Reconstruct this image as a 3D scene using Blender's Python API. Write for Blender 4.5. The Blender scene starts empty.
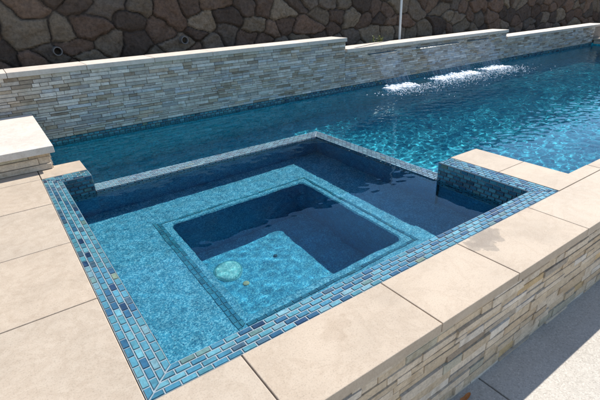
import bpy, math, random
import numpy as np
from mathutils import Vector, Matrix, noise as mnoise
random.seed(11); rng = np.random.default_rng(5)
S = bpy.context.scene
COL = S.collection
REAL_REFRACTION = True

# ------------------------------------------------------------------ helpers
def tag(o, label=None, cat=None, group=None, kind=None):
    if label: o['label'] = label
    if cat: o['category'] = cat
    if group: o['group'] = group
    if kind: o['kind'] = kind
    elif cat: o['kind'] = 'thing'
    return o

def empty(name, loc):
    o = bpy.data.objects.new(name, None); o.location = loc; o.empty_display_size = .1
    COL.objects.link(o); return o

class MB:
    """collects polygons with a colour each and links them as ONE mesh object"""
    def __init__(s): s.v = []; s.f = []; s.c = []
    def quad(s, pts, c=(1, 1, 1)):
        n = len(s.v); s.v += [tuple(p) for p in pts]; s.f.append(tuple(range(n, n+len(pts)))); s.c.append(c)
    def box(s, a, b, c=(1, 1, 1), bev=0.0):
        x0, y0, z0 = a; x1, y1, z1 = b
        if bev:
            bm_box(s, a, b, c, bev); return
        P = [(x0,y0,z0),(x1,y0,z0),(x1,y1,z0),(x0,y1,z0),(x0,y0,z1),(x1,y0,z1),(x1,y1,z1),(x0,y1,z1)]
        for q in ((0,3,2,1),(4,5,6,7),(0,1,5,4),(1,2,6,5),(2,3,7,6),(3,0,4,7)):
            s.quad([P[i] for i in q], c)
    def prism(s, base, nrm, h, inset, c, side=1.0):
        """raised tile: base polygon (ccw seen from nrm) pulled up by h with inset top"""
        nrm = Vector(nrm); B = [Vector(p) for p in base]; m = sum(B, Vector())/len(B)
        T = []
        k = len(B)
        for i in range(k):
            e1 = (B[i]-B[i-1]).normalized(); e2 = (B[(i+1) % k]-B[i]).normalized()
            n1 = nrm.cross(e1); n2 = nrm.cross(e2)
            d = n1+n2
            if d.length > 1e-6: d = d/ max(.35, (d.length**2)/2) 
            T.append(B[i]+d*inset+nrm*(h*random.uniform(.86, 1.14) if side < 1 else h))
        s.quad(T, c)
        for i in range(k):
            s.quad([B[i], B[(i+1) % k], T[(i+1) % k], T[i]], (c[0]*side, c[1]*side, c[2]*side))
    def build(s, name, mat, parent=None, smooth=False):
        off = Vector((0, 0, 0))
        if parent is not None:
            p = parent
            while p is not None: off += Vector(p.location); p = p.parent
        me = bpy.data.meshes.new(name)
        me.from_pydata([tuple(Vector(q)-off) for q in s.v], [], s.f)
        ca = me.color_attributes.new('Col', 'FLOAT_COLOR', 'CORNER')
        buf = []
        for f, c in zip(s.f, s.c): buf += [c[0], c[1], c[2], 1.0]*len(f)
        ca.data.foreach_set('color', buf)
        if smooth: me.polygons.foreach_set('use_smooth', [True]*len(me.polygons))
        me.materials.append(mat)
        o = bpy.data.objects.new(name, me); o.parent = parent
        COL.objects.link(o); return o

def bm_box(s, a, b, c, bev):
    import bmesh
    bm = bmesh.new(); bmesh.ops.create_cube(bm, size=1)
    for v in bm.verts:
        v.co = Vector([(a[i]+b[i])/2 + v.co[i]*(b[i]-a[i]) for i in range(3)])
    bmesh.ops.bevel(bm, geom=bm.edges[:], offset=bev, segments=2, profile=.5, affect='EDGES')
    for f in bm.faces: s.quad([v.co[:] for v in f.verts], c)
    bm.free()

# ------------------------------------------------------------------ materials
def mat(name):
    m = bpy.data.materials.new(name); m.use_nodes = True
    nt = m.node_tree; nt.nodes.clear(); return m, nt
def N(nt, t, **k):
    n = nt.nodes.new(t)
    for a, v in k.items():
        if a in n.inputs.keys() if hasattr(n.inputs, 'keys') else False: n.inputs[a].default_value = v
        else: setattr(n, a, v)
    return n
def ramp(nt, stops, src):
    r = nt.nodes.new('ShaderNodeValToRGB'); cr = r.color_ramp
    while len(cr.elements) > 1: cr.elements.remove(cr.elements[-1])
    cr.elements[0].position = stops[0][0]; cr.elements[0].color = (*stops[0][1], 1)
    for p, c in stops[1:]:
        e = cr.elements.new(p); e.color = (*c, 1)
    nt.links.new(src, r.inputs[0]); return r.outputs[0]
def g(v): return (v, v, v)
def noise(nt, vec, scale, detail=4, rough=.6, dist=0):
    n = nt.nodes.new('ShaderNodeTexNoise'); n.inputs['Scale'].default_value = scale
    n.inputs['Detail'].default_value = detail; n.inputs['Roughness'].default_value = rough
    n.inputs['Distortion'].default_value = dist
    nt.links.new(vec, n.inputs['Vector']); return n.outputs['Fac']
def voro(nt, vec, scale, feature='F1', out='Distance'):
    n = nt.nodes.new('ShaderNodeTexVoronoi'); n.feature = feature; n.inputs['Scale'].default_value = scale
    nt.links.new(vec, n.inputs['Vector']); return n.outputs[out]
def mix(nt, fac, a, b, mode='MIX'):
    n = nt.nodes.new('ShaderNodeMix'); n.data_type = 'RGBA'; n.blend_type = mode
    for i, v in ((0, fac), (6, a), (7, b)):
        if hasattr(v, 'links') or isinstance(v, bpy.types.NodeSocket): nt.links.new(v, n.inputs[i])
        elif i == 0: n.inputs[0].default_value = v
        else: n.inputs[i].default_value = (*v, 1)
    return n.outputs[2]
def math_(nt, op, a, b=None, clamp=False):
    n = nt.nodes.new('ShaderNodeMath'); n.operation = op; n.use_clamp = clamp
    for i, v in ((0, a), (1, b)):
        if v is None: continue
        if isinstance(v, bpy.types.NodeSocket): nt.links.new(v, n.inputs[i])
        else: n.inputs[i].default_value = v
    return n.outputs[0]
def finish(nt, col, rough, bump=None, strength=.3, dist=.01, spec=.5, coat=0):
    b = nt.nodes.new('ShaderNodeBsdfPrincipled'); o = nt.nodes.new('ShaderNodeOutputMaterial')
    if isinstance(col, bpy.types.NodeSocket): nt.links.new(col, b.inputs['Base Color'])
    else: b.inputs['Base Color'].default_value = (*col, 1)
    if isinstance(rough, bpy.types.NodeSocket): nt.links.new(rough, b.inputs['Roughness'])
    else: b.inputs['Roughness'].default_value = rough
    b.inputs['Specular IOR Level'].default_value = spec
    b.inputs['Coat Weight'].default_value = coat
    if bump is not None:
        bp = nt.nodes.new('ShaderNodeBump'); bp.inputs['Strength'].default_value = strength
        bp.inputs['Distance'].default_value = dist
        nt.links.new(bump, bp.inputs['Height']); nt.links.new(bp.outputs[0], b.inputs['Normal'])
    nt.links.new(b.outputs[0], o.inputs[0]); return b
def coord(nt): return nt.nodes.new('ShaderNodeNewGeometry').outputs['Position']
def attr(nt):
    a = nt.nodes.new('ShaderNodeVertexColor'); a.layer_name = 'Col'; return a.outputs[0]

def m_coping(name, base, stains=()):
    m, nt = mat(name); P = coord(nt)
    n1 = noise(nt, P, 2.6, 6, .62); n2 = noise(nt, P, 28, 5, .65); n3 = noise(nt, P, 170, 3, .6)
    vein = noise(nt, P, 5.5, 8, .7, .6)
    c = ramp(nt, [(.3, tuple(x*.88 for x in base)), (.5, base), (.7, tuple(min(1, x*1.07) for x in base))], n1)
    c = mix(nt, .5, c, mix(nt, 1, c, ramp(nt, [(.35, (.86, .83, .8)), (.6, g(1.0))], n2), 'MULTIPLY'))
    c = mix(nt, .7, c, mix(nt, 1, c, ramp(nt, [(.44, g(1.0)), (.5, (.9, .88, .86)), (.55, g(1.0))], vein), 'MULTIPLY'))
    c = mix(nt, .6, c, mix(nt, 1, c, ramp(nt, [(.3, g(.66)), (.48, g(1.0))], n3), 'MULTIPLY'))
    c = mix(nt, 1, c, attr(nt), 'MULTIPLY')
    rough = ramp(nt, [(.3, g(.62)), (.7, g(.8))], n2)
    for (cx, cy, rx, ry, ang, dark, rr) in stains:
        mp = nt.nodes.new('ShaderNodeMapping'); mp.vector_type = 'TEXTURE'
        mp.inputs['Location'].default_value = (cx, cy, 0); mp.inputs['Rotation'].default_value = (0, 0, ang)
        mp.inputs['Scale'].default_value = (rx, ry, 1)
        wob = nt.nodes.new('ShaderNodeTexNoise'); wob.inputs['Scale'].default_value = 16; wob.inputs['Detail'].default_value = 3
        nt.links.new(P, wob.inputs['Vector'])
        sub = nt.nodes.new('ShaderNodeVectorMath'); sub.operation = 'SUBTRACT'; sub.inputs[1].default_value = (.5, .5, .5)
        nt.links.new(wob.outputs['Color'], sub.inputs[0])
        sc = nt.nodes.new('ShaderNodeVectorMath'); sc.operation = 'SCALE'; sc.inputs['Scale'].default_value = .16
        nt.links.new(sub.outputs[0], sc.inputs[0])
        ad = nt.nodes.new('ShaderNodeVectorMath'); ad.operation = 'ADD'
        nt.links.new(P, ad.inputs[0]); nt.links.new(sc.outputs[0], ad.inputs[1])
        nt.links.new(ad.outputs[0], mp.inputs['Vector'])
        sx = nt.nodes.new('ShaderNodeSeparateXYZ'); nt.links.new(mp.outputs[0], sx.inputs[0])
        d = math_(nt, 'SQRT', math_(nt, 'ADD', math_(nt, 'POWER', sx.outputs[0], 2), math_(nt, 'POWER', sx.outputs[1], 2)))
        f = ramp(nt, [(.80, g(1)), (.80+rr, g(0))], d)
        c = mix(nt, f, c, mix(nt, 1, c, dark, 'MULTIPLY'))
    h = math_(nt, 'ADD', math_(nt, 'MULTIPLY', n2, .5), math_(nt, 'MULTIPLY', n3, .4))
    finish(nt, c, rough, h, .22, .004, .35)
    return m

def m_attr(name, rough=.8, nscale=60, nstr=.35, dist=.006, var=.35, spec=.35):
    """stone whose colour comes from its own stones, broken up by grain"""
    m, nt = mat(name); P = coord(nt)
    n1 = noise(nt, P, nscale, 6, .7); n2 = noise(nt, P, nscale*.22, 4, .6, .4)
    c = attr(nt)
    c = mix(nt, var, c, mix(nt, 1, c, ramp(nt, [(.3, g(.45)), (.52, g(1.0)), (.75, g(1.45))], n1), 'MULTIPLY'))
    c = mix(nt, .7, c, mix(nt, 1, c, ramp(nt, [(.32, (.72, .66, .58)), (.5, g(1.0)), (.68, (1.12, 1.1, 1.06))], n2), 'MULTIPLY'))
    h = math_(nt, 'ADD', n1, math_(nt, 'MULTIPLY', n2, 1.4))
    finish(nt, c, rough, h, nstr, dist, spec); return m

def m_tile(name):
    m, nt = mat(name); P = coord(nt)
    n1 = noise(nt, P, 55, 3, .6, .8); n2 = noise(nt, P, 9, 2)
    c = attr(nt)
    c = mix(nt, .55, c, mix(nt, 1, c, ramp(nt, [(.3, g(.6)), (.5, g(1)), (.72, g(1.5))], n1), 'MULTIPLY'))
    b = finish(nt, c, .12, n1, .05, .004, .6, .6)
    b.inputs['Coat Roughness'].default_value = .06
    return m

def m_plain(name, col, rough=.7, nscale=40, var=.15, bstr=.15, bdist=.004, spec=.4, metal=0):
    m, nt = mat(name); P = coord(nt)
    n = noise(nt, P, nscale, 5, .6)
    c = ramp(nt, [(.3, tuple(x*(1-var) for x in col)), (.7, tuple(min(1, x*(1+var)) for x in col))], n)
    b = finish(nt, c, rough, n, bstr, bdist, spec); b.inputs['Metallic'].default_value = metal
    return m

def m_pebble(name, dark, mid, light, scale=95):
    """blue pebble plaster: little stones of three blues"""
    m, nt = mat(name); P = coord(nt)
    wob = nt.nodes.new('ShaderNodeTexNoise'); wob.inputs['Scale'].default_value = 30; wob.inputs['Detail'].default_value = 2
    nt.links.new(P, wob.inputs['Vector'])
    sc = nt.nodes.new('ShaderNodeVectorMath'); sc.operation = 'SCALE'; sc.inputs['Scale'].default_value = .008
    nt.links.new(wob.outputs['Color'], sc.inputs[0])
    ad = nt.nodes.new('ShaderNodeVectorMath'); ad.operation = 'ADD'; nt.links.new(P, ad.inputs[0]); nt.links.new(sc.outputs[0], ad.inputs[1])
    vc = voro(nt, ad.outputs[0], scale, 'F1', 'Color'); vd = voro(nt, ad.outputs[0], scale, 'F1', 'Distance')
    sp = nt.nodes.new('ShaderNodeSeparateColor'); nt.links.new(vc, sp.inputs[0])
    c = ramp(nt, [(.0, dark), (.22, mid), (.62, mid), (.8, light), (1, light)], sp.outputs[0])
    n2 = noise(nt, P, 14, 5, .65)
    c = mix(nt, .6, c, mix(nt, 1, c, ramp(nt, [(.32, g(.62)), (.5, g(1)), (.68, g(1.35))], n2), 'MULTIPLY'))
    finish(nt, c, .55, vd, -.35, .004, .4); return m

def m_water(name, tint):
    m, nt = mat(name); o = nt.nodes.new('ShaderNodeOutputMaterial')
    P = coord(nt)
    n = noise(nt, P, 26, 3, .5)
    bp = nt.nodes.new('ShaderNodeBump'); bp.inputs['Strength'].default_value = .12; bp.inputs['Distance'].default_value = .004
    nt.links.new(n, bp.inputs['Height'])
    if REAL_REFRACTION:
        b = nt.nodes.new('ShaderNodeBsdfGlass'); b.inputs['IOR'].default_value = 1.33
        b.inputs['Roughness'].default_value = 0.0; b.inputs['Color'].default_value = (*tint, 1)
        nt.links.new(b.outputs[0], o.inputs[0])
    return m

M = {}
WARM = (.495, .41, .315)
M['coping'] = m_coping('limestone_coping', WARM, stains=(
    (1.575, -.062, .15, .08, math.radians(8), (.68, .69, .71), .10), (1.57, -.06, .11, .05, math.radians(8), (.88, .88, .89), .3),
    (.64, -.10, .07, .05, .5, (.92, .905, .89), .35),
    (2.05, .02, .12, .05, .3, (.93, .91, .9), .4)))
M['cap'] = m_coping('limestone_cap', (.66, .59, .51))
M['ledger_warm'] = m_attr('warm_split_stone', .82, 70, .5, .008, .45)
M['ledger_cool'] = m_attr('pale_split_stone', .8, 60, .45, .008, .4)
M['rock'] = m_attr('dark_field_stone', .88, 30, .9, .03, .8)
M['tile'] = m_tile('glass_tile')
M['grout'] = m_plain('pale_grout', (.26, .32, .355), .8, 120, .12)
M['mortar'] = m_plain('stone_mortar', (.24, .215, .185), .9, 50, .3)
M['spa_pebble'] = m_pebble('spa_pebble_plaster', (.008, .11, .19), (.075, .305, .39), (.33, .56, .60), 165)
M['shade_pebble'] = m_pebble('spa_plaster_shade', (.006, .08, .17), (.03, .19, .33), (.12, .36, .48), 165)  # darker copy of the spa plaster: wall shade put into the colour
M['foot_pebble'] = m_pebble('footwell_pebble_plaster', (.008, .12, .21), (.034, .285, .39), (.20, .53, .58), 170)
M['pool_pebble'] = m_pebble('pool_pebble_plaster', (.006, .19, .28), (.011, .39, .49), (.06, .60, .66), 80)
M['spa_water'] = m_water('spa_water', (.66, .91, 1.0))
M['pool_water'] = m_water('pool_water', (.68, .93, 1.0))
M['pipe'] = m_plain('grey_plastic_pipe', (.16, .15, .145), .5, 30, .1)
M['pipe_hole'] = m_plain('dark_pipe_bore', (.01, .01, .01), .9, 30, .1)
M['post'] = m_plain('white_painted_metal', (.72, .72, .70), .4, 30, .05)
M['leaf'] = m_attr('leaf', .6, 40, .1, .002, .3)
M['soil'] = m_plain('dry_soil', (.10, .075, .055), .95, 30, .5, .6, .02)
M['drain'] = m_pebble('drain_cover_pebble', (.12, .40, .36), (.26, .56, .50), (.50, .72, .62), 130)
M['fitting'] = m_plain('beige_fitting', (.45, .36, .2), .4, 60, .2)
M['dark_fitting'] = m_plain('dark_fitting', (.03, .08, .10), .4, 60, .2)
M['rim'] = m_plain('drain_rim', (.07, .28, .28), .5, 60, .2)
M['foam'] = m_plain('white_foam', (.85, .88, .9), .5, 60, .06)

# patio: pale exposed aggregate concrete
m, nt = mat('patio_concrete'); P = coord(nt)
n1 = noise(nt, P, 3, 5); n2 = noise(nt, P, 130, 4, .7); vc = voro(nt, P, 160, 'F1', 'Color')
c = ramp(nt, [(.3, (.46, .425, .37)), (.7, (.55, .51, .45))], n1)
sp = nt.nodes.new('ShaderNodeSeparateColor'); nt.links.new(vc, sp.inputs[0])
c = mix(nt, .4, c, mix(nt, 1, c, ramp(nt, [(0, (.5, .47, .43)), (.3, g(.9)), (.8, g(1.05)), (1, g(1.5))], sp.outputs[0]), 'MULTIPLY'))
finish(nt, c, .85, n2, .5, .006, .3); M['patio'] = m

# falling water sheet: thin clear film
m, nt = mat('falling_water')
o = nt.nodes.new('ShaderNodeOutputMaterial'); mx = nt.nodes.new('ShaderNodeMixShader')
tr = nt.nodes.new('ShaderNodeBsdfTransparent'); tr.inputs[0].default_value = (.93, .96, .99, 1)
gl = nt.nodes.new('ShaderNodeBsdfPrincipled'); gl.inputs['Base Color'].default_value = (.38, .50, .66, 1); gl.inputs['Roughness'].default_value = .15
P = coord(nt); mp = nt.nodes.new('ShaderNodeMapping'); mp.inputs['Scale'].default_value = (38, 6, 2.2)
nt.links.new(P, mp.inputs[0]); n = noise(nt, mp.outputs[0], 1.0, 4, .6)
f = ramp(nt, [(.38, g(.04)), (.56, g(.10)), (.76, g(.23))], n)
bp = nt.nodes.new('ShaderNodeBump'); bp.inputs['Distance'].default_value = .01; bp.inputs['Strength'].default_value = .6
nt.links.new(n, bp.inputs['Height']); nt.links.new(bp.outputs[0], gl.inputs['Normal'])
nt.links.new(f, mx.inputs[0]); nt.links.new(tr.outputs[0], mx.inputs[1]); nt.links.new(gl.outputs[0], mx.inputs[2]); nt.links.new(mx.outputs[0], o.inputs[0])
M['fall'] = m

# ------------------------------------------------------------------ layout numbers (metres, z = 0 at the coping)
W, D = 2.40, 2.30                     # outer line of the tile border
B = .108                              # width of the near, left and right borders
YF = 2.165                            # spa-side face of the far wall
XN = 2.265                            # spa-side face of the right divider
SX0, SX1, SY0, SY1 = 2.240, 2.350, YF, 2.310   # spillway
ZS = -.120; ZW = -.130; ZP = -.145    # spillway top, spa water, pool water
NYR, NXL = .767, .29                  # ends of the two dividers
XR = 2.705; YL = 2.56                 # pool-side coping lines of the dividers
CW = .32; ZG = -.569
ZB = -.55; ZF = -1.10                 # bench, footwell floor
FX0, FX1, FY0, FY1 = .625, 1.73, .585, 1.69
YB = 3.75; XE = 11.3
PF = -1.22

# ------------------------------------------------------------------ tiles
PAL = [((.085, .285, .37), 26), ((.055, .215, .31), 24), ((.13, .345, .41), 12), ((.03, .12, .21), 12), ((.015, .05, .11), 4.5),
       ((.085, .28, .34), 14), ((.13, .24, .22), 2.5), ((.19, .26, .17), 1.2), ((.19, .37, .42), 4), ((.06, .13, .18), 5)]
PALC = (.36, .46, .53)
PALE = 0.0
def tcol(dark=1.0):
    c = random.choices([p[0] for p in PAL], [p[1] for p in PAL])[0]
    k = random.uniform(.82, 1.18)*dark
    k *= .82
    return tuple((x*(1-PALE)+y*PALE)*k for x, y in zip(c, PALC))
def tiles(mb, O, U, V, L, rows, rp=.027, tl=.054, m0=0., m1=0., h=.0032, gap=.0024, dark=1.0, phase=0):
    """running-bond strip: origin O, along U for L, rows stacked along V; m0/m1 = mitre slopes at the two ends"""
    O, U, V = Vector(O), Vector(U).normalized(), Vector(V).normalized(); nrm = U.cross(V)
    for r in range(rows):
        t0, t1 = r*rp+gap/2, (r+1)*rp-gap/2
        s = -tl + (tl/2 if (r+phase) % 2 else 0)
        while s < L+tl:
            a, b = s+gap/2, s+tl-gap/2
            def cl(x, t): return min(max(x, m0*t+gap/2), L-m1*t-gap/2)
            q = [(cl(a, t0), t0), (cl(b, t0), t0), (cl(b, t1), t1), (cl(a, t1), t1)]
            if (q[1][0]-q[0][0]) + (q[2][0]-q[3][0]) > .010:
                pts = []
                for (x, t) in q:
                    p = O+U*x+V*t
                    if not pts or (p-pts[-1]).length > 1e-4: pts.append(p)
                if (pts[0]-pts[-1]).length < 1e-4: pts.pop()
                if len(pts) >= 3:
                    hh = h+random.uniform(-.0004, .0004)
                    mb.prism(pts, nrm, hh, .0032, tcol(dark), .42)
            s += tl

def slabs(parent, rects, z1=0.0, t=.045, m='coping', name='coping_slab', bev=.003):
    for (x0, y0, x1, y1) in rects:
        mb = MB(); dz = random.uniform(-.0008, .0008); k = random.uniform(.93, 1.035); w = random.uniform(-.012, .012)
        mb.box((x0+.002, y0+.002, z1-t), (x1-.002, y1-.002, z1+dz), (k+w, k, k-w), bev)
        mb.build(name, M[m], parent)

def ledger(mb, O, U, L, z0, z1, nrm, palette, hmin=.028, hmax=.05, lmin=.10, lmax=.34, dep=.020, top=None, jit_=.0025):
    """courses of split stone; O,U horizontal run, nrm outward"""
    U = Vector(U); nrm = Vector(nrm); O = Vector(O)
    z = z0
    while z < z1-.004:
        h = min(random.uniform(hmin, hmax), z1-z)
        if z1-(z+h) < .015: h = z1-z
        s = -random.uniform(0, .2)
        while s < L:
            l = random.uniform(lmin, lmax); a, b = max(0, s), min(L, s+l); s += l
            if b-a < .012: continue
            zt = z+h
            if top is not None:
                tt = min(top(a+.001), top(b-.001))
                if z >= tt-.006: continue
                zt = min(zt, tt)
            c = random.choices([p[0] for p in palette], [p[1] for p in palette])[0]; k = random.uniform(.9, 1.09)
            c = tuple((x*.93+y*.07)*k for x, y in zip(c, palette[0][0]))
            d = random.uniform(.2, 1)*dep
            e = .0007
            base = [O+U*(a+e)+Vector((0, 0, z+e)), O+U*(b-e)+Vector((0, 0, z+e)), O+U*(b-e)+Vector((0, 0, zt-e)), O+U*(a+e)+Vector((0, 0, zt-e))]
            if U.cross(Vector((0, 0, 1))).dot(nrm) < 0: base = [base[1], base[0], base[3], base[2]]
            mb.prism(base, nrm, d, random.uniform(.0012, .0035), c)
            # tilt the face a little
            for i in range(4):
                vi = len(mb.v)-20+i
            jit = [nrm*random.uniform(-jit_, jit_) for _ in range(4)]
            n0 = len(mb.v)-20
            top4 = [Vector(mb.v[n0+i]) for i in range(4)]
            for q in range(n0, len(mb.v)):
                for i in range(4):
                    if (Vector(mb.v[q])-top4[i]).length < 1e-6:
                        mb.v[q] = tuple(top4[i]+jit[i]); break
        z += h
WARMP = [((.56, .45, .32), 24), ((.62, .52, .40), 20), ((.52, .40, .27), 11), ((.57, .41, .22), 6), ((.62, .53, .42), 13),
         ((.42, .36, .29), 6), ((.46, .43, .34), 7), ((.50, .31, .18), .8), ((.67, .60, .51), 8), ((.30, .24, .18), 3)]
COOLP = [((.55, .495, .42), 24), ((.64, .59, .52), 16), ((.47, .43, .38), 15), ((.42, .34, .25), 11), ((.70, .66, .60), 7),
         ((.55, .44, .33), 7), ((.40, .385, .37), 8), ((.30, .24, .18), 6), ((.54, .55, .55), 9)]

# ================================================================== ground
mb = MB(); jx = [-60, -1.9, -.25, 1.352, 3.0, 4.65, 6.3, 7.95, 60]; jy = [-60, -4.6, -2.9, -1.55, -.2]
for i in range(len(jx)-1):
    for j in range(len(jy)-1):
        k = random.uniform(.95, 1.03)
        mb.box((jx[i]+.004, jy[j]+.004, ZG-.1), (jx[i+1]-.004, jy[j+1]-(.004 if j < 3 else 0), ZG), (k, k, k), .004 if abs(jx[i]) < 20 else 0)
tag(mb.build('patio', M['patio']), kind='structure')
mb = MB(); mb.quad([(-300, -300, ZG-.03), (300, -300, ZG-.03), (300, -.15, ZG-.03), (-300, -.15, ZG-.03)])
mb.quad([(-300, -.15, ZG-.03), (-.55, -.15, ZG-.03), (-.55, 300, ZG-.03), (-300, 300, ZG-.03)])
mb.quad([(13.2, -.15, ZG-.03), (300, -.15, ZG-.03), (300, 300, ZG-.03), (13.2, 300, ZG-.03)])
mb.quad([(-.55, 5.2, ZG-.03), (13.2, 5.2, ZG-.03), (13.2, 300, ZG-.03), (-.55, 300, ZG-.03)])
tag(mb.build('ground', M['soil']), kind='structure')
mb = MB(); 
nx, ny = 240, 12
for i in range(nx):
    for j in range(ny):
        def P_(a, b):
            x = -.6+13.6*a/nx; y = 4.04+.75*b/ny
            return (x, y, .13+.03*mnoise.noise(Vector((x*3, y*3, 0)))+.012*mnoise.noise(Vector((x*14, y*14, 2))))
        mb.quad([P_(i, j), P_(i+1, j), P_(i+1, j+1), P_(i, j+1)])
tag(mb.build('planter_soil', M['soil'], smooth=True), kind='structure')

# ================================================================== pool shell
mb = MB()
FS = [(-.1, PF), (3.2, PF), (4.6, PF-.06), (7.5, PF-.3), (9.5, PF-.4), (XE+.1, PF-.4)]
for (a, za), (b, zb) in zip(FS[:-1], FS[1:]): mb.quad([(a, 0, za), (b, 0, zb), (b, YB+.05, zb), (a, YB+.05, za)])
mb.quad([(.13, YB-.004, ZP-.10), (.13, YB-.004, PF-.75), (XE, YB-.004, PF-.75), (XE, YB-.004, ZP-.10)])     # back wall under water
mb.quad([(XE-.004, .05, -.10), (XE-.004, YB, -.10), (XE-.004, YB, PF-.75), (XE-.004, .05, PF-.75)])
mb.quad([(XR, .094, -.046), (XE, .094, -.046), (XE, .094, PF-.75), (XR, .094, PF-.75)])
mb.quad([(.130, YL-.1, -.20), (.130, YL-.1, PF-.75), (.130, YB, PF-.75), (.130, YB, -.20)])
tag(mb.build('pool_basin', M['pool_pebble']), kind='structure')

# ================================================================== spa
spa = empty('spa', (W/2, D/2, ZF))
tag(spa, 'square sunken spa with submerged bench, footwell and blue glass tile border', 'spa')
mb = MB()   # plaster: walls, bench, footwell
def wallq(a, b, z0, z1):
    mb.quad([(a[0], a[1], z0), (b[0], b[1], z0), (b[0], b[1], z1), (a[0], a[1], z1)])
XI, YI = B-.004, B-.004
XM = XN+.006                     # plaster plane just behind the divider tiles
wallq((XI, YI), (XM, YI), ZB-.01, -.03); wallq((XI, YF+.006), (XI, YI), ZB-.01, -.03)
wallq((XM, YI), (XM, NYR-.02), ZB-.01, -.03); wallq((XM, NYR-.02), (SX0+.004, NYR-.02), ZB-.01, -.20)
wallq((SX0+.004, NYR-.02), (SX0+.004, YF+.004), ZB-.01, ZS-.03); wallq((SX0+.004, YF+.004), (XI, YF+.004), ZB-.01, ZS-.03)
mb.build('spa_wall', M['shade_pebble'], spa)
# bench with rounded inner corners
def rrect(x0, y0, x1, y1, r, n=6):
    out = []
    for cx, cy, a0 in ((x1-r, y0+r, -90), (x1-r, y1-r, 0), (x0+r, y1-r, 90), (x0+r, y0+r, 180)):
        for i in range(n+1):
            a = math.radians(a0+90*i/n); out.append((cx+r*math.cos(a), cy+r*math.sin(a)))
    return out
R0 = rrect(FX0-.012, FY0-.012, FX1+.012, FY1+.012, .05); R1 = rrect(FX0, FY0, FX1, FY1, .04)
outer = []
cxm, cym = (FX0+FX1)/2, (FY0+FY1)/2
X0, X1, Y0, Y1 = XI, XM, YI, YF+.004
for (x, y) in R0:
    # project outwards to the rectangle of the spa walls
    dx, dy = x-cxm, y-cym
    u = dx/((FX1-FX0)/2+.012); v = dy/((FY1-FY0)/2+.012)
    if abs(u) >= abs(v):
        ox = X1 if u > 0 else X0; oy = (Y0+Y1)/2+(v/abs(u))*(Y1-Y0)/2
    else:
        oy = Y1 if v > 0 else Y0; ox = (X0+X1)/2+(u/abs(v))*(X1-X0)/2
    outer.append((ox, oy))
n = len(R0); bench = MB()
for i in range(n):
    j = (i+1) % n
    bench.quad([(*R0[i], ZB), (*outer[i], ZB), (*outer[j], ZB), (*R0[j], ZB)])
    bench.quad([(*R1[i], ZB-.012), (*R0[i], ZB), (*R0[j], ZB), (*R1[j], ZB-.012)])
for k_, (cx_, cy_) in enumerate([(X1, Y0), (X1, Y1), (X0, Y1), (X0, Y0)]): # fill the four outer corners
    i = k_*7+3
    bench.quad([(*outer[i], ZB), (cx_, cy_, ZB), (*outer[(i+1) % n], ZB)]) if (Vector(outer[i])-Vector(outer[(i+1) % n])).length > 1e-5 else None
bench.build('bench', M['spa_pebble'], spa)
fw = MB()
for i in range(n):
    j = (i+1) % n
    fw.quad([(*R1[i], ZB-.012), (*R1[j], ZB-.012), (*R1[j], ZF), (*R1[i], ZF)])
fw.build('footwell_wall', M['shade_pebble'], spa)
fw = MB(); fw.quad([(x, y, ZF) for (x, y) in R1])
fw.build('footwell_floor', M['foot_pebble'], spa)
# trim tiles set in the bench round the footwell
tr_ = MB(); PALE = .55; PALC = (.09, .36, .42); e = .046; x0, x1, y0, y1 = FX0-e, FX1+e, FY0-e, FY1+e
def ring_cols(k=1.0): return k
tiles(tr_, (x0-.054, y0-.054, ZB+.0005), (0, 1, 0), (-1, 0, 0), 0.001, 0)
tiles(tr_, (x0, y1+.027, ZB+.0005), (0, -1, 0), (-1, 0, 0), y1-y0+.054, 2, dark=.6) if False else None
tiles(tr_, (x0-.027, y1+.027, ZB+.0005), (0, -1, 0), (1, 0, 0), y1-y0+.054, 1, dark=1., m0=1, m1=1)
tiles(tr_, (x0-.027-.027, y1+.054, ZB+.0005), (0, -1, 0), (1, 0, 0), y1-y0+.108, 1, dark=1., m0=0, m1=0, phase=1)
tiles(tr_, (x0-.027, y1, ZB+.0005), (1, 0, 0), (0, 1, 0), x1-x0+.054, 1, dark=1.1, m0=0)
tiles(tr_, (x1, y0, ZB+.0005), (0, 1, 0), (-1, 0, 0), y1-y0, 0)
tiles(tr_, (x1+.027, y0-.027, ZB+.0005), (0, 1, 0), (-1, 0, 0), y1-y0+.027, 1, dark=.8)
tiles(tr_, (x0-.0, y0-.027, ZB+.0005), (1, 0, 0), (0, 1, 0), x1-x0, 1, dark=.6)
tr_.build('trim_tile', M['tile'], spa); PALE = 0.0; PALC = (.36, .46, .53)
# drain cover and fittings in the footwell floor
def disc(cx, cy, z, r, h, mat_, name, parent, seg=40, lip=.012):
    mb = MB(); ring = lambda rr, zz: [(cx+rr*math.cos(2*math.pi*i/seg), cy+rr*math.sin(2*math.pi*i/seg), zz) for i in range(seg)]
    A, Bq, C = ring(r, z), ring(r, z+h*.6), ring(r-lip*.6, z+h)
    for i in range(seg):
        j = (i+1) % seg
        mb.quad([A[i], A[j], Bq[j], Bq[i]]); mb.quad([Bq[i], Bq[j], C[j], C[i]])
    mb.quad(C); return mb.build(name, mat_, parent)
dc = disc(.87, 1.39, ZF+.0, .090, .014, M['drain'], 'drain_cover', spa)
disc(.87, 1.39, ZF, .102, .006, M['rim'], 'drain_frame', spa)
disc(.915, 1.205, ZF, .024, .012, M['fitting'], 'floor_nozzle', spa)
disc(1.22, 1.33, ZF, .014, .010, M['dark_fitting'], 'floor_nozzle', spa)

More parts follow.
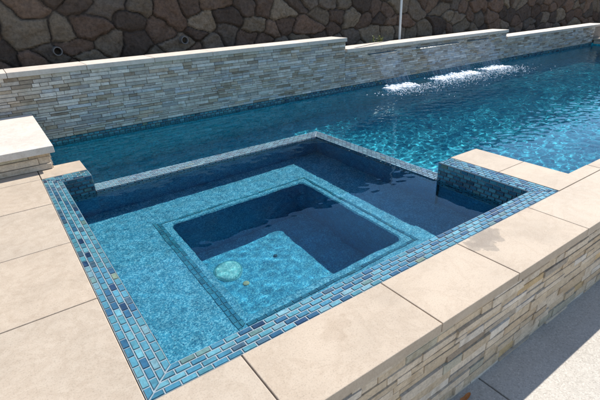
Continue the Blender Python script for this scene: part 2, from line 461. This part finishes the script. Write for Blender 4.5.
# tile border (top faces) with its grout bed
bed = MB()
bed.box((0, 0, -.05), (W, B, -.004)); bed.box((0, B, -.05), (B, YF, -.004))
bed.box((0, YF, -.05), (NXL, D, -.004)); bed.box((XN, B, -.05), (W, NYR, -.004))
bed.build('grout_bed', M['grout'], spa)
tb = MB()
zt = -.0045
tiles(tb, (0, 0, zt), (1, 0, 0), (0, 1, 0), W, 4, m0=1, m1=1.25)                              # near
tiles(tb, (0, D, zt), (0, -1, 0), (1, 0, 0), D, 4, m0=1.25, m1=1, phase=1)                  # left
tiles(tb, (NXL, D, zt), (-1, 0, 0), (0, -1, 0), NXL, 5, m0=0, m1=.8)                        # far left
tiles(tb, (W, 0, zt), (0, 1, 0), (-1, 0, 0), NYR, 5, m0=.8, m1=0, phase=1)                   # right divider
# vertical courses above and just under the water
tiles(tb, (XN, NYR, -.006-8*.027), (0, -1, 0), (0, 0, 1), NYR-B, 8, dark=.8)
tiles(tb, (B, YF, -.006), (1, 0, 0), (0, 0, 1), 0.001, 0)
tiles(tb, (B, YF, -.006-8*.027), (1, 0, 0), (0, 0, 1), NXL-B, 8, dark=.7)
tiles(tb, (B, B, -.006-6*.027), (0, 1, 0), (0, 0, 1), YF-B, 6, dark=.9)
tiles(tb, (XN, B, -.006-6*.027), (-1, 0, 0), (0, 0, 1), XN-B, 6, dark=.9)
tiles(tb, (NXL, YF, -.006-6*.027), (0, 1, 0), (0, 0, 1), D-YF, 6)                            # end of left divider
tiles(tb, (W, NYR, -.006-6*.027), (-1, 0, 0), (0, 0, 1), W-XN, 6)
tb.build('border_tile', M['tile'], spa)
bk = MB()   # grout behind the upright courses
bk.box((XN+.003, B+.004, -.24), (XN+.03, NYR-.003, -.004)); bk.build('grout_backing', M['grout'], spa); bk = MB(); bk.box((B+.002, YF+.003, -.24), (NXL-.003, YF+.03, -.004))
bk.build('grout_backing', M['grout'], spa)

# ================================================================== spillway
sw = empty('spillway', ((SX0+SX1)/2, (SY0+SY1)/2, ZS))
tag(sw, 'low L-shaped spillway wall topped with small blue glass tile, between spa and pool', 'spillway')
core = MB()
core.box((NXL-.1, SY0+.006, PF), (SX1-.004, SY1-.004, ZS-.004)); core.box((SX0+.006, NYR-.02, PF), (SX1-.004, SY0+.006, ZS-.0045))
core.build('core', M['grout'], sw)
st = MB(); PALE = .45  # spillway tile paled: sky reflection mixed into its colour
zt = ZS-.0045
tiles(st, (NXL-.01, SY0, zt), (1, 0, 0), (0, 1, 0), SX1-NXL+.01, 5, rp=.029, tl=.054, m1=0) if False else None
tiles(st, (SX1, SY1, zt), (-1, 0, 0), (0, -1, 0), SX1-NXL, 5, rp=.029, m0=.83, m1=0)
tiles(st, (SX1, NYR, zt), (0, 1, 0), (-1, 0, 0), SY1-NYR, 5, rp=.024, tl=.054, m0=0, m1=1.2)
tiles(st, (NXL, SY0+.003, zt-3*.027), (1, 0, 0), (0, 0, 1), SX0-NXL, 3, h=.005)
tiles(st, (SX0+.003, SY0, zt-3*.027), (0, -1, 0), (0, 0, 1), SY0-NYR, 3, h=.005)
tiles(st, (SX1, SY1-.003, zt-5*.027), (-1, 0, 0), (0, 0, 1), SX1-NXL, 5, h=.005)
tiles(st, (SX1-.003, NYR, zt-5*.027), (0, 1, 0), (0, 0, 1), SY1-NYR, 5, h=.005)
tiles(st, (XN+.004, NYR-.017, zt-3*.027), (-1, 0, 0), (0, 0, 1), .001, 0)
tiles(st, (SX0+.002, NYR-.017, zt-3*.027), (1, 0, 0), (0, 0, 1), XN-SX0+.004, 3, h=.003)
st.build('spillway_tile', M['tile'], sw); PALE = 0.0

# ================================================================== near wall with coping and veneer
nw_ = empty('stone_wall', (2.0, -CW/2, ZG))
tag(nw_, 'long low near wall of warm tan split stone under wide beige coping slabs', 'wall')
core = MB(); core.box((-.57, -CW+.05, ZG-.05), (XE+.3, .09, -.046)); core.box((-.57, .09, ZG-.05), (-.002, YL+.01, -.046))
core.box((-.002, .002, -.6), (B-.012, YL-.03, -.052))
core.build('wall_core', M['mortar'], nw_)
v = MB(); ledger(v, (-.58, -CW+.05, 0), (1, 0, 0), XE+.85, ZG-.01, -.047, (0, -1, 0), WARMP, .026, .056, .07, .30, .014)
ledger(v, (-.57, YL, 0), (0, -1, 0), YL+CW-.05, ZG-.01, -.047, (-1, 0, 0), WARMP, .026, .056, .07, .30, .014)
v.build('stone_veneer', M['ledger_warm'], nw_)
xs = [-.60, -.002, .311, .955, 1.452, 2.06, 2.95, 3.56, 4.17, 4.78, 5.39, 6.0, 6.61, 7.22, 7.83, 8.44, 9.05, 9.66, 10.27, 10.88, XE+.31]
xs[1] = -.3
R = []
for a, b in zip(xs[:-1], xs[1:]):
    if a < W: R.append((a, -CW, b, 0))
    else: R.append((a, -CW, b, .10))
R = []
for a, b in zip(xs[:-1], xs[1:]):
    if b <= W or a < 0: R.append((a, -CW, b, -.001))
    elif a < W < b: R.append((a, -CW, b, -.001))
    else: R.append((a, -CW, b, .095))
slabs(nw_, R)
# left coping
slabs(nw_, [(-.6, 0, -.001, .64), (-.6, .64, -.001, 1.215), (-.6, 1.215, -.001, 1.80), (-.6, 1.80, -.001, D), (-.6, D, -.001, YL)])
gj = MB(); gj.box((-.59, -CW+.008, -.046), (-.006, YL-.008, -.006)); gj.box((-.006, -CW+.008, -.046), (XE+.3, -.006, -.006)); gj.box((W+.003, -.006, -.046), (XE+.3, .088, -.006))
gj.build('joint_grout', m_plain('sand_grout', (.33, .28, .225), .9, 60, .2), nw_)

# ================================================================== two dividers beside the spillway
dv = empty('divider_wall', ((W+XR)/2, NYR/2, PF))
tag(dv, 'long divider block with two beige coping slabs, joined to the near wall', 'divider', 'coping topped dividers either side of the spillway')
c_ = MB(); c_.box((XM+.02, .0, PF), (XR-.02, NYR-.014, -.046)); c_.build('divider_core', M['pool_pebble'], dv)
slabs(dv, [(W+.001, .395, XR, NYR+.01)])
import bmesh
def poly_slab(parent, pts, z0, z1, k=1.0):
    bm = bmesh.new(); vs = [bm.verts.new((x, y, z0)) for x, y in pts]; f_ = bm.faces.new(vs)
    ex = bmesh.ops.extrude_face_region(bm, geom=[f_]); bmesh.ops.translate(bm, verts=[v_ for v_ in ex['geom'] if isinstance(v_, bmesh.types.BMVert)], vec=(0, 0, z1-z0))
    bmesh.ops.recalc_face_normals(bm, faces=bm.faces[:])
    bmesh.ops.bevel(bm, geom=bm.edges[:], offset=.003, segments=2, profile=.5, affect='EDGES')
    mb = MB()
    for f_ in bm.faces: mb.quad([v_.co[:] for v_ in f_.verts], (k, k, k))
    bm.free(); return mb.build('coping_slab', M['coping'], parent)
poly_slab(dv, [(W+.002, .001), (2.948, .001), (2.948, .096), (XR-.002, .096), (XR-.002, .393), (W+.002, .393)], -.045, .0004, .99)
dl = empty('divider_wall', (NXL/2, (D+YL)/2, PF))
tag(dl, 'short divider block with a single beige slab beside the raised pier', 'divider', 'coping topped dividers either side of the spillway')
c_ = MB(); c_.box((.0, YF+.03, PF), (NXL-.014, YL-.02, -.0465)); c_.build('divider_core', M['pool_pebble'], dl)
slabs(dl, [(.0, D+.001, NXL, YL)])

# ================================================================== raised pier at the left end of the pool
pr = empty('raised_pier', (-.2, 3.1, 0))
tag(pr, 'raised stone block with overhanging beige cap, behind the short divider', 'stone pier')
c_ = MB(); c_.box((-.60, 2.51, -1.3), (.095, YB-.001, .125)); c_.build('pier_core', M['mortar'], pr)
v = MB(); ledger(v, (-.60, 2.51, 0), (1, 0, 0), .70, .001, .125, (0, -1, 0), WARMP, .034, .05, .2, .5, .016)
ledger(v, (.095, 2.51, 0), (0, 1, 0), YB-2.51, -.16, .125, (1, 0, 0), WARMP, .03, .05, .15, .4, .02)
v.build('stone_veneer', M['ledger_warm'], pr)
slabs(pr, [(-.62, 2.45, .14, YB-.04)], .175, .05, 'cap', 'cap_slab')

# ================================================================== waterfall wall behind the pool
T1, T2, T3 = .545, .402, .284; XA, XB = 3.925, 7.767
bw = empty('waterfall_wall', (5.5, YB+.15, PF))
tag(bw, 'long stepped wall of pale grey split stone with three water spouts behind the pool', 'wall')
c_ = MB()
for a, b, t in ((-.60, XA, T1), (XA, XB, T2), (XB, XE+.4, T3)):
    c_.box((a, YB+.002, PF), (b, YB+.28, t-.046))
c_.build('wall_core', M['mortar'], bw)
v = MB()
def top(s):
    x = s-.6
    return (T1 if x < XA else T2 if x < XB else T3)-.047
# three runs so the steps are cut clean
for a, b, t in ((-.60, XA, T1), (XA, XB, T2), (XB, XE, T3)):
    ledger(v, (a, YB, 0), (1, 0, 0), b-a, -.095, t-.047, (0, -1, 0), COOLP, .018, .036, .06, .22, .013)
for a, lo, hi in ((XA, T2, T1-.047), (XB, T3, T2-.047)):
    ledger(v, (a, YB, 0), (0, 1, 0), .28, lo, hi, (1, 0, 0), COOLP, .024, .04, .1, .3, .012)
v.build('stone_veneer', M['ledger_cool'], bw)
for a, b, t in ((-.60, XA+.015, T1), (XA+.016, XB+.015, T2), (XB+.016, XE+.4, T3)):
    n_ = max(1, round((b-a)/.62)); L_ = (b-a)/n_
    slabs(bw, [(a+i*L_, YB-.035, a+(i+1)*L_, YB+.31) for i in range(n_)], t, .046, 'cap', 'cap_slab')
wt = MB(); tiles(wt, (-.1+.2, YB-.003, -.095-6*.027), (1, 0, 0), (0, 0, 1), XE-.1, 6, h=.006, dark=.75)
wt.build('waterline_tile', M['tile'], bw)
gb = MB(); gb.box((-.1, YB-.0025, -.29), (XE, YB+.0015, -.0955)); gb.build('grout_backing', M['grout'], bw)
SHEETS = [(4.36, 4.86), (5.36, 6.32), (6.62, 7.14)]
for a, b in SHEETS:
    s_ = MB(); s_.box((a-.02, YB-.045, .292), (b+.02, YB+.02, .304), (1, 1, 1), .002)
    s_.build('water_spout', M['dark_fitting'], bw)

# end wall of the pool, low, far right
ew = empty('end_wall', (XE+.2, 2, PF)); tag(ew, 'low coping topped wall closing the far end of the pool', 'wall')
c_ = MB(); c_.box((XE, .10, PF), (XE+.3, YB-.04, -.046)); c_.build('wall_core', M['mortar'], ew)
v = MB(); ledger(v, (XE, YB-.04, 0), (0, -1, 0), YB-.14, -.12, -.047, (-1, 0, 0), COOLP, .024, .04, .1, .3, .018); v.build('stone_veneer', M['ledger_cool'], ew)
slabs(ew, [(XE-.03, .10+i*.605, XE+.32, .10+(i+1)*.605) for i in range(6)], 0)
mb = MB(); mb.quad([(XE+.30, -.3, -.03), (14.9, -.3, -.03), (14.9, 5.0, -.03), (XE+.30, 5.0, -.03)])
tag(mb.build('upper_deck', M['patio']), kind='structure')

# ================================================================== dark field stone retaining wall
def rock_wall(name, O, U, L, H, z0, nrm, seedn, parent):
    """real relief: stones bulge, joints are recessed, each stone has its colour"""
    r = np.random.default_rng(seedn); sx, sz = .35, .205
    seeds = []
    for j in range(-1, int(H/sz)+2):
        for i in range(-1, int(L/sx)+2):
            if r.random() < .12: continue
            seeds.append(((i+.5*(j % 2)+r.uniform(-.33, .33))*sx, (j+r.uniform(-.36, .36))*sz, r.uniform(.75, 1.25), r.uniform(.8, 1.3)))
    seeds = np.array(seeds)
    PALR = [(.160, .105, .076), (.195, .130, .092), (.128, .086, .064), (.23, .18, .13), (.15, .118, .094), (.185, .118, .084), (.10, .072, .056), (.20, .155, .115)]
    cols = np.array([PALR[k] for k in r.integers(0, len(PALR), len(seeds))])*r.uniform(.8, 1.2, (len(seeds), 1))
    st_ = .0135; nx, nz = int(L/st_)+1, int(H/st_)+1
    X, Z = np.meshgrid(np.linspace(0, L, nx), np.linspace(0, H, nz))
    wx = np.zeros_like(X); wz = np.zeros_like(X); rel = np.zeros_like(X)
    for j in range(nz):
        for i in range(nx):
            p = Vector((X[j, i], Z[j, i], seedn))
            wx[j, i] = mnoise.noise(p*3.2)*.09+mnoise.noise(p*11)*.022; wz[j, i] = mnoise.noise(p*3.2+Vector((9, 9, 9)))*.07+mnoise.noise(p*11+Vector((5, 5, 5)))*.018
            rel[j, i] = mnoise.fractal(p*7, 1.0, 2.0, 4)
    px, pz = X+wx, Z+wz
    f1 = np.full(X.shape, 9.); f2 = np.full(X.shape, 9.); idx = np.zeros(X.shape, int)
    for k, (a, b, u, w) in enumerate(seeds):
        d = (np.abs((px-a)/u)**3+np.abs((pz-b)*1.5/w)**3)**(1/3)
        m1 = d < f1
        f2 = np.where(m1, f1, np.minimum(f2, d)); idx = np.where(m1, k, idx); f1 = np.where(m1, d, f1)
    e = np.clip((f2-f1)/.042, 0, 1)
    es = e*e*(3-2*e)
    bulge = es*(.04 + r.uniform(-.014, .022, len(seeds))[idx]) + rel*(.006+.016*es)
    mk = np.clip((e-.18-.03*rel)/.22, 0, 1)[..., None]; cv = cols[idx]*mk+np.array((.06, .048, .04))*(1-mk)
    O = Vector(O); U = Vector(U); nrm = Vector(nrm)
    verts = []
    for j in range(nz):
        for i in range(nx):
            verts.append(O+U*X[j, i]+Vector((0, 0, z0+Z[j, i]))+nrm*bulge[j, i])
    verts = [tuple(q) for q in verts]; faces = []; fc = []
    flip = U.cross(Vector((0, 0, 1))).dot(nrm) < 0
    for j in range(nz-1):
        for i in range(nx-1):
            a = j*nx+i; q = (a, a+1, a+nx+1, a+nx)
            faces.append(q[::-1] if flip else q)
            fc.append(tuple(cv[j, i]))
    # top and back so the wall has its thickness
    mbw = MB(); mbw.v = verts; mbw.f = faces; mbw.c = fc
    tb_ = O+Vector((0, 0, z0+H))
    mbw.quad([tb_+nrm*.07, tb_+U*L+nrm*.07, tb_+U*L-nrm*.35, tb_-nrm*.35], (.2, .16, .12))
    mbw.quad([O+Vector((0, 0, z0))-nrm*.35, O+U*L+Vector((0, 0, z0))-nrm*.35, tb_+U*L-nrm*.35, tb_-nrm*.35], (.2, .16, .12))
    o = mbw.build(name, M['rock'], parent, smooth=True)
    me = o.data; vi = np.zeros(len(me.loops), int); me.loops.foreach_get('vertex_index', vi)
    pc = np.ones((len(me.vertices), 4)); pc[:nx*nz, :3] = cv.reshape(-1, 3); pc[nx*nz:, :3] = (.2, .16, .12)
    me.color_attributes['Col'].data.foreach_set('color', pc[vi].reshape(-1)); return o
rw = empty('retaining_wall', (6.5, 4.7, ZG))
tag(rw, 'tall dark brown rubble stone retaining wall behind the pale waterfall wall', 'stone wall')
rock_wall('stone_face', (-1.6, 4.68, 0), (1, 0, 0), 16.6, 2.25, -.2, (0, -1, 0), 3, rw)
rock_wall('return_face', (15.0, 4.68, 0), (0, -1, 0), 6.0, 2.0, -.2, (-1, 0, 0), 8, rw)
def pipe(x, z):
    mb = MB(); seg = 28; y0, y1 = 4.56, 4.80; r0, r1 = .046, .036
    ring = lambda rr, yy: [(x+rr*math.cos(2*math.pi*i/seg), yy, z+rr*math.sin(2*math.pi*i/seg)) for i in range(seg)]
    A, A2, C, Dd = ring(r0, y1), ring(r0, y0), ring(r1, y0), ring(r1, y1-.12)
    for i in range(seg):
        j = (i+1) % seg
        mb.quad([A[i], A[j], A2[j], A2[i]]); mb.quad([A2[i], A2[j], C[j], C[i]]); mb.quad([C[i], C[j], Dd[j], Dd[i]])
    p_ = mb.build('drain_pipe', M['pipe'], rw)
    q = MB(); q.quad(ring(r1, y1-.13)); q.build('pipe_bore', M['pipe_hole'], p_)
pipe(.60, .616); pipe(2.02, .618)

# ================================================================== post and little plant behind the wall
def cyl(mb, a, b, r, seg=16, c=(1, 1, 1), r2=None):
    a, b = Vector(a), Vector(b); z = (b-a).normalized(); x = z.orthogonal().normalized(); y = z.cross(x); r2 = r if r2 is None else r2
    A = [a+(x*math.cos(2*math.pi*i/seg)+y*math.sin(2*math.pi*i/seg))*r for i in range(seg)]
    Bq = [b+(x*math.cos(2*math.pi*i/seg)+y*math.sin(2*math.pi*i/seg))*r2 for i in range(seg)]
    for i in range(seg):
        j = (i+1) % seg; mb.quad([A[i], A[j], Bq[j], Bq[i]], c)
    mb.quad(Bq, c); mb.quad(A[::-1], c)
po = empty('post', (5.44, 4.19, .10)); tag(po, 'slim white metal post standing behind the stepped stone wall', 'post')
mb = MB(); cyl(mb, (5.44, 4.19, .10), (5.44, 4.19, 1.9), .019); mb.build('pole', M['post'], po)
mb = MB(); mb.box((5.39, 4.14, .10), (5.49, 4.24, .175), (1, 1, 1), .003); mb.build('base_plate', M['post'], po)
mb = MB(); cyl(mb, (5.44, 4.19, 1.9), (5.44, 4.19, 1.93), .025); mb.build('post_cap', M['post'], po)

pl = empty('small_shrub', (4.93, 4.16, .12)); tag(pl, 'small yellow green shrub peeping over the cap of the stepped wall', 'shrub')
mb = MB(); st2 = MB()
for i in range(26):
    a = random.uniform(0, 6.28); rr = random.uniform(.01, .13); hh = random.uniform(.22, .36)
    tip = Vector((4.93+math.cos(a)*rr*1.3, 4.16+math.sin(a)*rr*.7, .12+hh))
    cyl(st2, (4.93+math.cos(a)*.015, 4.16+math.sin(a)*.015, .10), tip, .003, 5, (.20, .17, .08), .0015)
    for k in range(16):
        t = random.uniform(.55, 1.03); p = Vector((4.93, 4.16, .10)).lerp(tip, t)
        d = Vector((random.uniform(-1, 1), random.uniform(-1, 1), random.uniform(-.2, .9))).normalized()
        w_ = d.cross(Vector((random.uniform(-1, 1), random.uniform(-1, 1), random.uniform(-1, 1)))).normalized()*.006
        l = random.uniform(.018, .032); cc = random.choice([(.34, .33, .07), (.22, .27, .06), (.42, .37, .10), (.14, .2, .05)])
        mb.quad([p, p+d*l*.5+w_, p+d*l, p+d*l*.5-w_], cc)
mb.build('foliage', M['leaf'], pl); st2.build('stem', M['leaf'], pl)

# fallen leaf at the foot of the near wall
lf = MB(); cx, cy = 1.20, -.315
pts = []
for i in range(14):
    a = 2*math.pi*i/14; r_ = .024*(1+.25*math.cos(2*a))
    pts.append((cx+r_*math.cos(a)*1.2, cy+r_*math.sin(a)*.55, ZG+.006+.012*abs(math.cos(a))))
ctr = (cx, cy, ZG+.005)
for i in range(14): lf.quad([ctr, pts[i], pts[(i+1) % 14]], (.45, .17, .05))
for i in range(14): lf.quad([(ctr[0], ctr[1], ctr[2]-.001), tuple(np.array(pts[(i+1) % 14])-[0, 0, .001]), tuple(np.array(pts[i])-[0, 0, .001])], (.40, .15, .05))
tag(lf.build('fallen_leaf', M['leaf']), 'small curled orange leaf lying at the foot of the near wall', 'leaf')

# ================================================================== water
def waves(X, Y, seed, n, lmin, lmax, slope):
    r = np.random.default_rng(seed); Z = np.zeros_like(X)
    for _ in range(n):
        lam = math.exp(r.uniform(math.log(lmin), math.log(lmax))); k = 2*math.pi/lam; a = r.uniform(0, 2*math.pi)
        Z += slope/k*math.sqrt(2/n)*np.sin(k*(X*math.cos(a)+Y*math.sin(a))+r.uniform(0, 6.28))
    return Z
def water(name, x0, x1, y0, y1, z, step, hole, matn, zf):
    nx, ny = int((x1-x0)/step)+1, int((y1-y0)/step)+1
    xs_, ys_ = np.linspace(x0, x1, nx), np.linspace(y0, y1, ny); X, Y = np.meshgrid(xs_, ys_)
    Z = z+zf(X, Y)
    V = np.stack([X, Y, Z], -1).reshape(-1, 3)
    F = []
    for j in range(ny-1):
        for i in range(nx-1):
            if hole((xs_[i]+xs_[i+1])/2, (ys_[j]+ys_[j+1])/2): continue
            a = j*nx+i; F.append((a, a+1, a+nx+1, a+nx))
    me = bpy.data.meshes.new(name); me.from_pydata(V.tolist(), [], F)
    me.polygons.foreach_set('use_smooth', [True]*len(me.polygons)); me.materials.append(matn)
    o = bpy.data.objects.new(name, me); COL.objects.link(o); tag(o, kind='structure')
    return o
def spa_z(X, Y): return waves(X, Y, 1, 40, .06, .35, .011)
def pool_z(X, Y):
    cx_ = np.clip((X-1.6)/3.2, 0, 1); amp = .12+.88*cx_*cx_*(3-2*cx_)
    near = np.zeros_like(X); ring = np.zeros_like(X)
    for a, b in SHEETS:
        dx = np.maximum(0, np.maximum(a-X, X-b)); d = np.sqrt(dx**2+(Y-3.35)**2)
        near = np.maximum(near, np.exp(-d/.55)); ring += np.sin(2*math.pi*d/.16)*.0016*np.exp(-d/.9)
    band = waves(X*.8, Y, 7, 40, .09, .30, .013)+waves(X*.6, Y, 9, 60, .042, .10, .055)
    return band*amp*(1+.8*near)+ring*1.0
sw_ = water('spa_water', B-.03, XN+.012, B-.03, YF+.03, ZW, .0125, lambda x, y: x > SX0+.05 and y > NYR-.02, M['spa_water'], spa_z)
pw_ = water('pool_water', .10, XE+.02, .06, YB+.001, ZP, .0167,
            lambda x, y: (x < SX1-.05 and y < SY1-.05) or (x < XR-.04 and y < NYR-.03) or (x < NXL-.03 and y < YL-.03), M['pool_water'], pool_z)

# three falling sheets and their foam
for q, ((a, b), lab) in enumerate(zip(SHEETS, (
        'narrow clear water sheet falling from the wall just below the white post',
        'widest clear water sheet, falling between the two narrower sheets',
        'narrow clear water sheet falling beside the lowest step of the wall'))):
    wf = empty('waterfall', ((a+b)/2, 3.55, ZP)); tag(wf, lab, 'waterfall', 'water sheets falling into the pool')
    mb = MB(); nu, nv = int((b-a)/.02), 26
    def sp(i, j, off):
        u = a+(b-a)*i/nu; t = j/nv; c0 = (a+b)/2
        z_ = .304-(.304-ZP)*t**1.0
        y_ = YB-.045-.36*t**.72
        u = c0+(u-c0)*(1-.06*t)
        w_ = .006*t*math.sin(u*70+q)+.004*t*math.sin(u*131+2)
        return (u, y_+w_+off, z_)
    for i in range(nu):
        for j in range(nv):
            mb.quad([sp(i, j, 0), sp(i+1, j, 0), sp(i+1, j+1, 0), sp(i, j+1, 0)])
            
    mb.build('water_sheet', M['fall'], wf, smooth=True)
    # foam: heaps of small bubbles and droplets where the sheet lands
    fo = MB()
    import bmesh
    bm = bmesh.new(); bmesh.ops.create_icosphere(bm, subdivisions=1, radius=1)
    iv = [v_.co.copy() for v_ in bm.verts]; ifc = [[v_.index for v_ in f_.verts] for f_ in bm.faces]; bm.free()
    cnt = int(1500*(b-a)/.6)
    for k in range(cnt):
        core_ = k < cnt*.58
        if core_:
            x_ = random.uniform(a-.02, b+.02); y_ = 3.335+random.gauss(0, .06)+.025*math.sin(x_*17+q); r_ = random.uniform(.008, .024); zz = ZP+random.uniform(-.002, .022)
        else:
            x_ = random.gauss((a+b)/2, (b-a)*.5); y_ = 3.30-abs(random.gauss(0, .22)); r_ = random.uniform(.003, .008); zz = ZP+random.uniform(-.002, .012)
        n0 = len(fo.v); s3 = (r_*random.uniform(.8, 1.8), r_, r_*random.uniform(.4, .7))
        for v_ in iv: fo.v.append((x_+v_.x*s3[0], y_+v_.y*s3[1], zz+v_.z*s3[2]))
        for f_ in ifc: fo.f.append(tuple(n0+i for i in f_)); fo.c.append((1, 1, 1))
    tag(fo.build('foam', M['foam'], wf, smooth=True), kind='stuff')

# ================================================================== light
SUN = Vector((.86, .28, 1.0)).normalized()
el = math.asin(SUN.z); az = math.atan2(SUN.x, SUN.y)
w = bpy.data.worlds.new('World'); S.world = w; w.use_nodes = True; nt = w.node_tree; nt.nodes.clear()
sky = nt.nodes.new('ShaderNodeTexSky'); sky.sky_type = 'NISHITA'; sky.sun_disc = False
sky.sun_elevation = el; sky.sun_rotation = az; sky.air_density = 1.0; sky.dust_density = .3; sky.ozone_density = 1.6
bg = nt.nodes.new('ShaderNodeBackground'); bg.inputs['Strength'].default_value = .13
wo = nt.nodes.new('ShaderNodeOutputWorld'); nt.links.new(sky.outputs[0], bg.inputs[0]); nt.links.new(bg.outputs[0], wo.inputs[0])
ld = bpy.data.lights.new('sun', 'SUN'); ld.energy = 5.0; ld.angle = math.radians(.53); ld.color = (1, .95, .88)
lo = bpy.data.objects.new('sun', ld); lo.rotation_euler = SUN.to_track_quat('Z', 'Y').to_euler(); lo.location = (5, 3, 6); COL.objects.link(lo)
if REAL_REFRACTION:
    ld.cycles.is_caustics_light = True
    sw_.cycles.is_caustics_caster = True; pw_.cycles.is_caustics_caster = True
    for o in COL.objects:
        if o.type == 'MESH' and o not in (sw_, pw_): o.cycles.is_caustics_receiver = True

# ================================================================== camera
f, cy, yaw, pit, rol = 434.187, 211.65, .6211, .4623, -.0346
fwv = Vector((math.sin(yaw)*math.cos(pit), math.cos(yaw)*math.cos(pit), -math.sin(pit)))
r = Vector((math.cos(yaw), -math.sin(yaw), 0)); u = r.cross(fwv)
r2 = r*math.cos(rol)+u*math.sin(rol); u2 = -r*math.sin(rol)+u*math.cos(rol)
cam = bpy.data.cameras.new('camera'); co = bpy.data.objects.new('camera', cam); COL.objects.link(co)
mw = Matrix.Identity(4)
for i in range(3): mw[i][0] = r2[i]; mw[i][1] = u2[i]; mw[i][2] = -fwv[i]
mw.translation = Vector((-.1117, -1.0392, 1.0678)); co.matrix_world = mw
cam.sensor_width = 36; cam.lens = f/600*36; cam.shift_x = -14/600; cam.shift_y = (cy-200)/600
cam.clip_start = .02; cam.clip_end = 1000
S.camera = co
S.view_settings.view_transform = 'Standard'; S.view_settings.look = 'None'; S.view_settings.gamma = 1; S.view_settings.use_curve_mapping = False
S.view_settings.exposure = 0.45
S.cycles.max_bounces = 10; S.cycles.transparent_max_bounces = 12; S.cycles.transmission_bounces = 8
S.cycles.caustics_refractive = True; S.cycles.caustics_reflective = False
S.cycles.use_denoising = True
S.cycles.sample_clamp_indirect = 6
